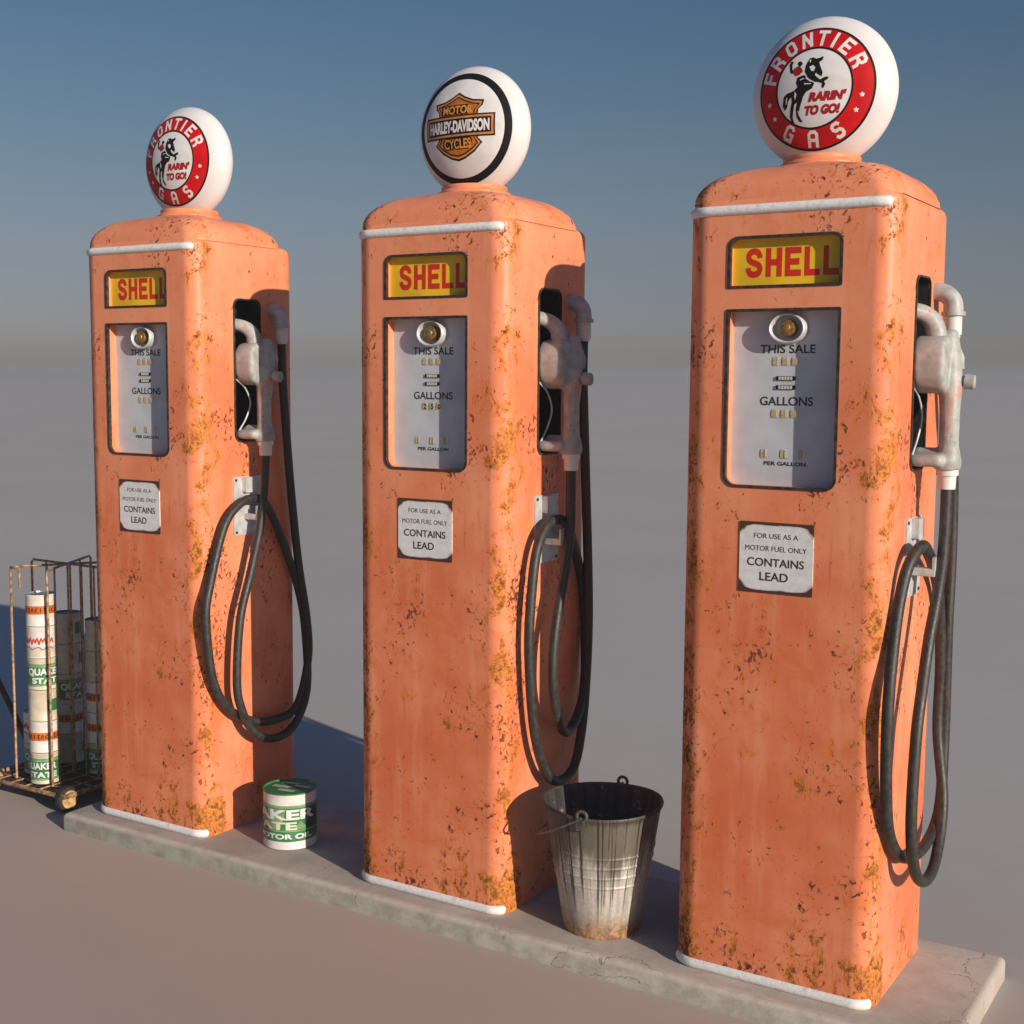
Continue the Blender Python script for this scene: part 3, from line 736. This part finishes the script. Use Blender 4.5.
# small cans stacked in the cart
SR, SH = .049, .1075
def small_can(kind, lidm):
    o = empty('oil_can', (0, 0, 0)); r = SR-.001
    body = {'orange': CANW, 'script': CANW, 'green': CANC, 'plain': CANC}[kind]
    M().lathe([(SR-.002, .0005), (SR, .002), (SR, .004), (r, .006), (r, SH-.006), (SR, SH-.004), (SR, SH-.001), (SR-.002, SH-.0005)], (0,0,0), 32, True, False).build('can_body', body, o, 40)
    M().lathe([(SR-.002, SH-.0005), (SR-.003, SH-.004), (.001, SH-.004)], (0,0,0), 32, False, True).build('lid', lidm, o, 40)
    if kind == 'orange':
        b = on_cyl([rect2(-PI*r, PI*r-.0001, .042, .070)], r, VIEW, .0004).build('label_band', CANO, o, 60)
        q = []
        for k, u in enumerate([x*.0135 - .14 for x in range(21)]):
            pl = [[(0, .049), (0, .063)], [(-.003, .062), (.003, .062), (-.002, .056), (.003, .050), (-.003, .050)], [(-.004, .05), (.0, .063), (.004, .05)], [(.003, .062), (-.003, .058), (-.003, .053), (.003, .050)]][k % 4]
            q.append(stroke2d([(p[0]+u, p[1]) for p in pl], .0030))
        on_cyl(q, r, VIEW, .0009).build('lettering', DKBROWN, b, 60)
    elif kind == 'script':
        b = on_cyl([rect2(-PI*r, PI*r-.0001, .006, .040)], r, VIEW, .0004).build('label_band', CANC, o, 60)
        wave = catmull([(-.060+.006*k, .060+(.008 if k % 2 else -.007)+(.003*math.sin(k*1.7)), 0) for k in range(19)], 4)
        on_cyl([stroke2d([tuple(p[:2]) for p in wave], .0050)], r, VIEW, .0007).build('lettering', CANR, o, 60)
        ws = catmull([(-.05+.012*k, .035+.005*math.sin(k*2.1), 0) for k in range(9)], 4)
        on_cyl([stroke2d([tuple(p[:2]) for p in ws], .0035)], r, VIEW, .0008).build('underline', CANB, o, 60)
    elif kind == 'green':
        b = on_cyl([rect2(-PI*r, PI*r-.0001, .014, .088)], r, VIEW, .0004).build('label_band', CANG, o, 60)
        for z0, z1 in ((.016, .020), (.078, .086)): on_cyl([rect2(-PI*r, PI*r-.0001, z0, z1)], r, VIEW, .0008).build('label_stripe', CANLG, b, 60)
        for q in (put(fit_text('QUAKER', .118, .028, .04), .002, .061), put(fit_text('STATE', .104, .020, .04), .010, .033)): on_cyl([q], r, VIEW, .0011).build('lettering', WHITE, b, 60)
    else:
        on_cyl([rect2(-.020, .020, .035, .075)], r, VIEW+1.0, .0005).build('label_patch', CANG, o, 60)
    return o
# ------------------------------------------------------------------ wire cart
CZ = GZ
RUSTW = simple('rusty_wire', (.44, .265, .14), .55, .2, .35, 60, .2)
DKW = simple('dark_iron_frame', (.075, .055, .045), .6, .2, .35, 60, .2)
TYRE = simple('black_rubber_tyre', (.022, .021, .021), .75, 0, .2, 50, .1)
HUB = simple('yellow_wheel_hub', (.56, .36, .15), .5, 0, .2, 60, .1)
cart = empty('wire_cart', (-.40, .24, CZ)); CO = Vector((.40, -.24, -CZ))
tag(cart, 'rusty wire cart on small wheels holding stacks of oil cans behind the left pump', 'cart')
def cb(m, name, mat, parent=cart, smooth=50): m.shift((CO.x, CO.y, CO.z)); return m.build(name, mat, parent, smooth)
x0, x1, y0, y1 = -.615, -.195, .030, .450
zb = .004; zt = .735; wr = .0042
m = M()
m.tube([(x0, y0, zb), (x1, y0, zb), (x1, y1, zb), (x0, y1, zb)], .0085, 8, True)
for k in range(1, 6): x = x0 + (x1-x0)*k/6; m.tube([(x, y0, zb), (x, y1, zb)], .0028, 6)
for k in range(1, 6): y = y0 + (y1-y0)*k/6; m.tube([(x0, y, zb-.004), (x1, y, zb-.004)], .0028, 6)
cb(m, 'base_frame', RUSTW)
m = M().box(x0+.01, x1-.01, y0+.012, y1-.012, zb-.0105, zb-.0075)
cb(m, 'tray', DKW)
def hoop(a, b, posts, name='divider'):
    m = M(); A = Vector((*a, 0)); B = Vector((*b, 0))
    m.tube([(*a, zb), (*a, zt-.008), tuple(A.lerp(B, .03).xy) + (zt,), tuple(A.lerp(B, .97).xy) + (zt,), (*b, zt-.008), (*b, zb)], wr, 7)
    for t in posts:
        q = A.lerp(B, t); m.tube([(q.x, q.y, zb), (q.x, q.y, zt)], wr*.85, 6)
    return cb(m, name, RUSTW)
hoop((-.500, .082), (-.270, .430), (.28, .62))
hoop((-.322, .088), (-.505, .425), (.16, .45, .74))
hoop((-.598, .245), (-.205, .238), (.20, .52, .67, .83))
m = M()
m.tube([(-.500, .083, zt-.001), (-.462, .083, zt-.001), (-.455, .083, zt-.01), (-.455, .083, zt-.07)], wr, 7)
cb(m, 'side_hook', RUSTW)
for (x, y) in ((x1-.036, .060), (x0+.006, .060), (x1-.036, .405), (x0+.006, .405)):
    s = 1 if x > -.4 else -1
    rr_ = .0425; cz = CZ + rr_
    m = M(); prof = [(.027, -.014), (.036, -.0145), (.0415, -.010), (.0425, -.004), (.0425, .004), (.0415, .010), (.0365, .0145), (.0305, .0145)]
    m.loft([[(x + h + .012, y + r*math.cos(2*PI*k/30), cz + r*math.sin(2*PI*k/30)) for k in range(30)] for r, h in prof], True, True)
    wh = cb(m, 'wheel', TYRE)
    m = M(); prof = [(.0305, .0140), (.0300, .0165), (.027, .0170), (.024, .0155), (.011, .0155), (.010, .020), (.004, .0205), (.001, .0205)]
    m.loft([[(x + h + .012, y + r*math.cos(2*PI*k/24), cz + r*math.sin(2*PI*k/24)) for k in range(24)] for r, h in prof], False, True)
    cb(m, 'hub', HUB, wh)
m = M()
for y in (.060, .405): m.tube([(x0+.012, y, CZ+.0425), (x1-.030, y, CZ+.0425)], .005, 8)
for x in (x0+.05, x1-.085):
    for y in (.060, .405): m.tube([(x, y, CZ+.0425), (x, y, zb)], .005, 6)
cb(m, 'axle', DKW)
m = M().tube([(-.590, .25, .0), (-.640, .25, .052), (-.701, .25, .127), (-.801, .25, .257), (-.96, .25, .46), (-.98, .25, .475)], .011, 10)
m.tube([(-.975, .17, .472), (-.975, .33, .472)], .011, 10)
cb(m, 'pull_handle', DKW)
protos = {}
ordn = ['topmost', 'second', 'third', 'fourth', 'fifth', 'bottom']
look = {'orange': 'white oil can with orange band', 'script': 'white oil can with red scrawled word', 'green': 'cream oil can with green band', 'plain': 'plain cream oil can'}
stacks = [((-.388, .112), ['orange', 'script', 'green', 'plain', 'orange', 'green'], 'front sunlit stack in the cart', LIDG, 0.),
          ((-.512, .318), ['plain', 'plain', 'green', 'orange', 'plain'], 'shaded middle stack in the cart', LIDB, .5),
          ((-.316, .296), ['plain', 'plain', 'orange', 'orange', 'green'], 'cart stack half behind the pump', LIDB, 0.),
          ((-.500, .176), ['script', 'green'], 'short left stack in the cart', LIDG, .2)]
zs = zb + .0035
for (cx_, cy_), kinds, where, lidm, turn in stacks:
    n = len(kinds)
    for j, kd in enumerate(kinds):
        key = (kd, lidm.name)
        if key not in protos: protos[key] = o = small_can(kd, lidm)
        else: o = copy_tree(protos[key])
        o.location = (cx_, cy_, zs + (n-1-j)*SH); o.rotation_euler = (0, 0, turn + (0.15*((j*7) % 5 - 2)))
        pos = ordn[j] if j < n-1 else 'bottom'
        tag(o, f'{look[kd]}, {pos} of the {where}', 'oil can', 'oil cans stacked in the wire cart')

# ------------------------------------------------------------------ bucket
def bucket_mat():
    t = NT('galvanised_bucket'); X, Y, Z = t.xyz()
    ang = t.math('ARCTAN2', Y, X)
    cv = t.n('ShaderNodeCombineXYZ'); t.set(cv.inputs[0], ang); t.set(cv.inputs[2], Z); V = cv.outputs[0]
    n1 = t.noise(1, 5, .6, t.mp((9, 1, 7), vec=V)); fine = t.noise(110, 4, .7)
    c = t.mix(t.ramp(n1, .3, .7), (.42, .405, .37), (.66, .63, .56)); c = t.mix(t.ramp(fine, .45, .7, 0, .4), c, (.28, .26, .23))
    st = t.noise(1, 6, .66, t.mp((3.2, 1, 3.4), (2, 0, 1), vec=V), .4); st2 = t.noise(1, 4, .6, t.mp((15, 1, 2.2), (5, 0, 3), vec=V), .25)
    up = t.ramp(Z, .04, .33)
    soot = t.ramp(t.math('ADD', t.math('MULTIPLY', st, 1.1), t.math('MULTIPLY', up, .58)), .74, .98)
    drip = t.math('MULTIPLY', t.ramp(st2, .55, .60), t.ramp(t.math('ADD', Z, t.math('MULTIPLY', st, .30)), .19, .30))
    c = t.mix(t.math('MULTIPLY', soot, .85), c, (.085, .070, .050)); c = t.mix(t.math('MULTIPLY', drip, .85), c, (.028, .024, .02))
    rim = t.ramp(t.math('ADD', Z, t.math('MULTIPLY', st, .07)), .335, .362); c = t.mix(t.math('MULTIPLY', rim, .8), c, (.05, .042, .032))
    rz = t.ramp(t.math('SUBTRACT', Z, t.math('MULTIPLY', t.noise(14, 5, .65), .07)), .055, -.04)
    rustc = t.mix(t.ramp(t.noise(60, 5, .7), .4, .62), (.20, .085, .035), (.48, .27, .12))
    c = t.mix(t.math('MULTIPLY', rz, .95), c, rustc)
    return t.out(c, .55, .25, t.bump(t.math('ADD', t.math('MULTIPLY', drip, .6), t.math('MULTIPLY', fine, .4)), .45, .003), .5)
BUCK = bucket_mat()
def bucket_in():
    t = NT('dark_bucket_inside'); X, Y, Z = t.xyz(); ang = t.math('ARCTAN2', Y, X)
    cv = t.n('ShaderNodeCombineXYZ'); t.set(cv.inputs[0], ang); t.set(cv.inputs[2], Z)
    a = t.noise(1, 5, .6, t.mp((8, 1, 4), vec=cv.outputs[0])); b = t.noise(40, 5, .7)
    c = t.mix(t.ramp(a, .35, .7), (.022, .022, .024), (.085, .08, .075)); c = t.mix(t.ramp(b, .58, .70), c, (.30, .26, .18))  # dark streaked inner face with lighter patches
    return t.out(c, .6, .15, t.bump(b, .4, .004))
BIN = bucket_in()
bk = empty('bucket', (1.752, .105, 0))
tag(bk, 'grey metal bucket with rusty bottom standing between two gas pumps', 'bucket')
r0, r1, BH = .096, .149, .325
def br_(z): return r0 + (r1-r0)*z/BH
prof = [(r0-.006, .002), (r0+.001, 0), (r0+.002, .010), (br_(.016), .014)]
z = .03
ribs = (.140, .166, .192, .218)
zz = [.016 + (BH-.020-.016)*k/150 for k in range(151)]
prof += [(br_(q) + sum(.0022*math.exp(-((q-r)/.0026)**2) for r in ribs), q) for q in zz]
prof += [(r1-.001, BH-.010), (r1+.0035, BH-.006), (r1+.0045, BH-.002), (r1+.003, BH+.002), (r1, BH+.002), (r1-.003, BH-.002)]
m = M().lathe(prof, (0,0,0), 96, True, False); rg = random.Random(3)
m.v = [(x*(1+.010*math.sin(3*math.atan2(y, x)+z*9)*(z/BH)), y*(1+.008*math.sin(2*math.atan2(y, x)+1+z*6)*(z/BH)), z + .003*math.sin(2*math.atan2(y, x)+.6)*(z/BH)) for x, y, z in m.v]
m.build('pail', BUCK, bk, 60)
m = M().lathe([(r1-.003, BH-.002), (r1-.006, BH-.02), (br_(.15)-.004, .15), (r0-.003, .012), (.001, .012)], (0,0,0), 64, False, True)
m.v = [(x*(1+.010*math.sin(3*math.atan2(y, x)+z*9)*(z/BH)), y*(1+.008*math.sin(2*math.atan2(y, x)+1+z*6)*(z/BH)), z + .003*math.sin(2*math.atan2(y, x)+.6)*(z/BH)) for x, y, z in m.v]
m.build('inner_wall', BIN, bk, 60)
LUG = simple('dark_iron_lug', (.13, .12, .105), .6, .4, .3, 60, .2)
WIRE = simple('grey_bail_wire', (.24, .21, .18), .45, .6, .2, 80, .1)
la = math.atan2(.178, -.026)                      # lug axis, seen from the bucket centre
ends = []
for s in (1, -1):
    c, sn = math.cos(la)*s, math.sin(la)*s
    P0 = Vector((c*(r1+.004), sn*(r1+.004), BH-.006)); tx = Vector((-sn, c, 0)); up = Vector((0, 0, 1)); nn = Vector((c, sn, 0))
    m = M(); ring = [P0 + up*.010 + (tx*math.cos(2*PI*k/20) + up*math.sin(2*PI*k/20))*.0125 for k in range(20)]
    m.tube(ring, .0042, 8, True)
    m.prism([(-.013, -.030), (.013, -.030), (.016, -.004), (-.016, -.004)], lambda u, w, t: tuple(P0 + tx*u + up*(w+.004) + nn*t), -.004, .003)
    m.build('lug', LUG, bk, 40); ends.append(P0 + up*.006 + nn*.004)
mid = (ends[0]+ends[1])/2; ax = (ends[1]-ends[0])*.5; out = Vector((-math.sin(la), math.cos(la), 0))
if out.x > 0: out = -out
drop = (out*.86 + Vector((0, 0, -.50))).normalized()
m = M().tube([mid + ax*math.cos(PI*k/40)*(-1) + drop*math.sin(PI*k/40)*.190 for k in range(41)], .0028, 8)
m.build('bail', WIRE, bk, 60)

# ------------------------------------------------------------------ sky, sun, camera
SUN_AZ = Vector((.9469, -.3217)); EL = rad(16.)
sun_rot = math.atan2(SUN_AZ.x, SUN_AZ.y)
w = bpy.data.worlds.new('World'); scene.world = w; w.use_nodes = True
nt = w.node_tree; bg = nt.nodes['Background']
sky = nt.nodes.new('ShaderNodeTexSky'); sky.sky_type = 'NISHITA'; sky.sun_disc = False
sky.sun_elevation = EL; sky.sun_rotation = sun_rot; sky.air_density = 1.; sky.dust_density = 1.; sky.ozone_density = 1.
tint = nt.nodes.new('ShaderNodeMix'); tint.data_type = 'RGBA'; tint.blend_type = 'MULTIPLY'; tint.inputs[0].default_value = 1
nt.links.new(sky.outputs[0], tint.inputs[6]); 
geo = nt.nodes.new('ShaderNodeTexCoord'); sxyz = nt.nodes.new('ShaderNodeSeparateXYZ'); nt.links.new(geo.outputs['Generated'], sxyz.inputs[0])
rp = nt.nodes.new('ShaderNodeValToRGB'); nt.links.new(sxyz.outputs[2], rp.inputs[0])
els = rp.color_ramp.elements; els[0].position = 0.; els[0].color = (.405, .425, .615, 1); els[1].position = .75; els[1].color = (.24, .37, .60, 1)
for ps_, cl in ((.025, (.382, .384, .590)), (.045, (.350, .346, .51)), (.06, (.336, .332, .475)), (.08, (.334, .326, .44)), (.10, (.345, .335, .415)), (.17, (.315, .35, .40)), (.28, (.25, .34, .43))):
    e_ = els.new(ps_); e_.color = (*cl, 1)
nt.links.new(rp.outputs[0], tint.inputs[7])
nt.links.new(tint.outputs[2], bg.inputs[0]); bg.inputs[1].default_value = .10
# the hazy air: one closed box of thin even haze round everything
hz = M().box(-420, 420, -420, 420, GZ-1, 3.0)
hm = bpy.data.materials.new('hazy_air'); hm.use_nodes = True; ht = hm.node_tree
ht.nodes.remove(ht.nodes['Principled BSDF']); pv = ht.nodes.new('ShaderNodeVolumePrincipled')
pv.inputs['Color'].default_value = (.388, .418, .448, 1); pv.inputs['Density'].default_value = .007; pv.inputs['Anisotropy'].default_value = 0.
ht.links.new(pv.outputs[0], ht.nodes['Material Output'].inputs['Volume'])
ho = hz.build('haze', hm, None, 0); tag(ho, kind='stuff')
cy = scene.cycles; cy.max_bounces = 6; cy.diffuse_bounces = 3; cy.glossy_bounces = 3; cy.transmission_bounces = 3; cy.volume_bounces = 1
L = bpy.data.lights.new('sun', 'SUN'); L.energy = 4.15; L.angle = rad(.5); L.color = (1., .865, .72)
so = bpy.data.objects.new('sun', L); COL.objects.link(so)
d = Vector((SUN_AZ.x*math.cos(EL), SUN_AZ.y*math.cos(EL), math.sin(EL)))
so.rotation_euler = d.to_track_quat('Z', 'Y').to_euler(); so.location = d*20
cam = bpy.data.cameras.new('camera'); cam.sensor_width = 36; cam.lens = 1318.13/1024*36; cam.clip_start = .05; cam.clip_end = 5000
co = bpy.data.objects.new('camera', cam); COL.objects.link(co)
yaw, pit, rol = -.5566, -.1018, .0070
f = Vector((math.sin(yaw)*math.cos(pit), math.cos(yaw)*math.cos(pit), math.sin(pit))); r = Vector((math.cos(yaw), -math.sin(yaw), 0)); u = r.cross(f)
r2 = r*math.cos(rol) + u*math.sin(rol); u2 = -r*math.sin(rol) + u*math.cos(rol)
co.matrix_world = Matrix(((r2.x, u2.x, -f.x, 3.2587), (r2.y, u2.y, -f.y, -2.7602), (r2.z, u2.z, -f.z, 1.3818), (0, 0, 0, 1)))
scene.camera = co
vs_ = scene.view_settings; vs_.view_transform = 'Standard'; vs_.look = 'None'; vs_.exposure = .38; vs_.gamma = 1; vs_.use_curve_mapping = False
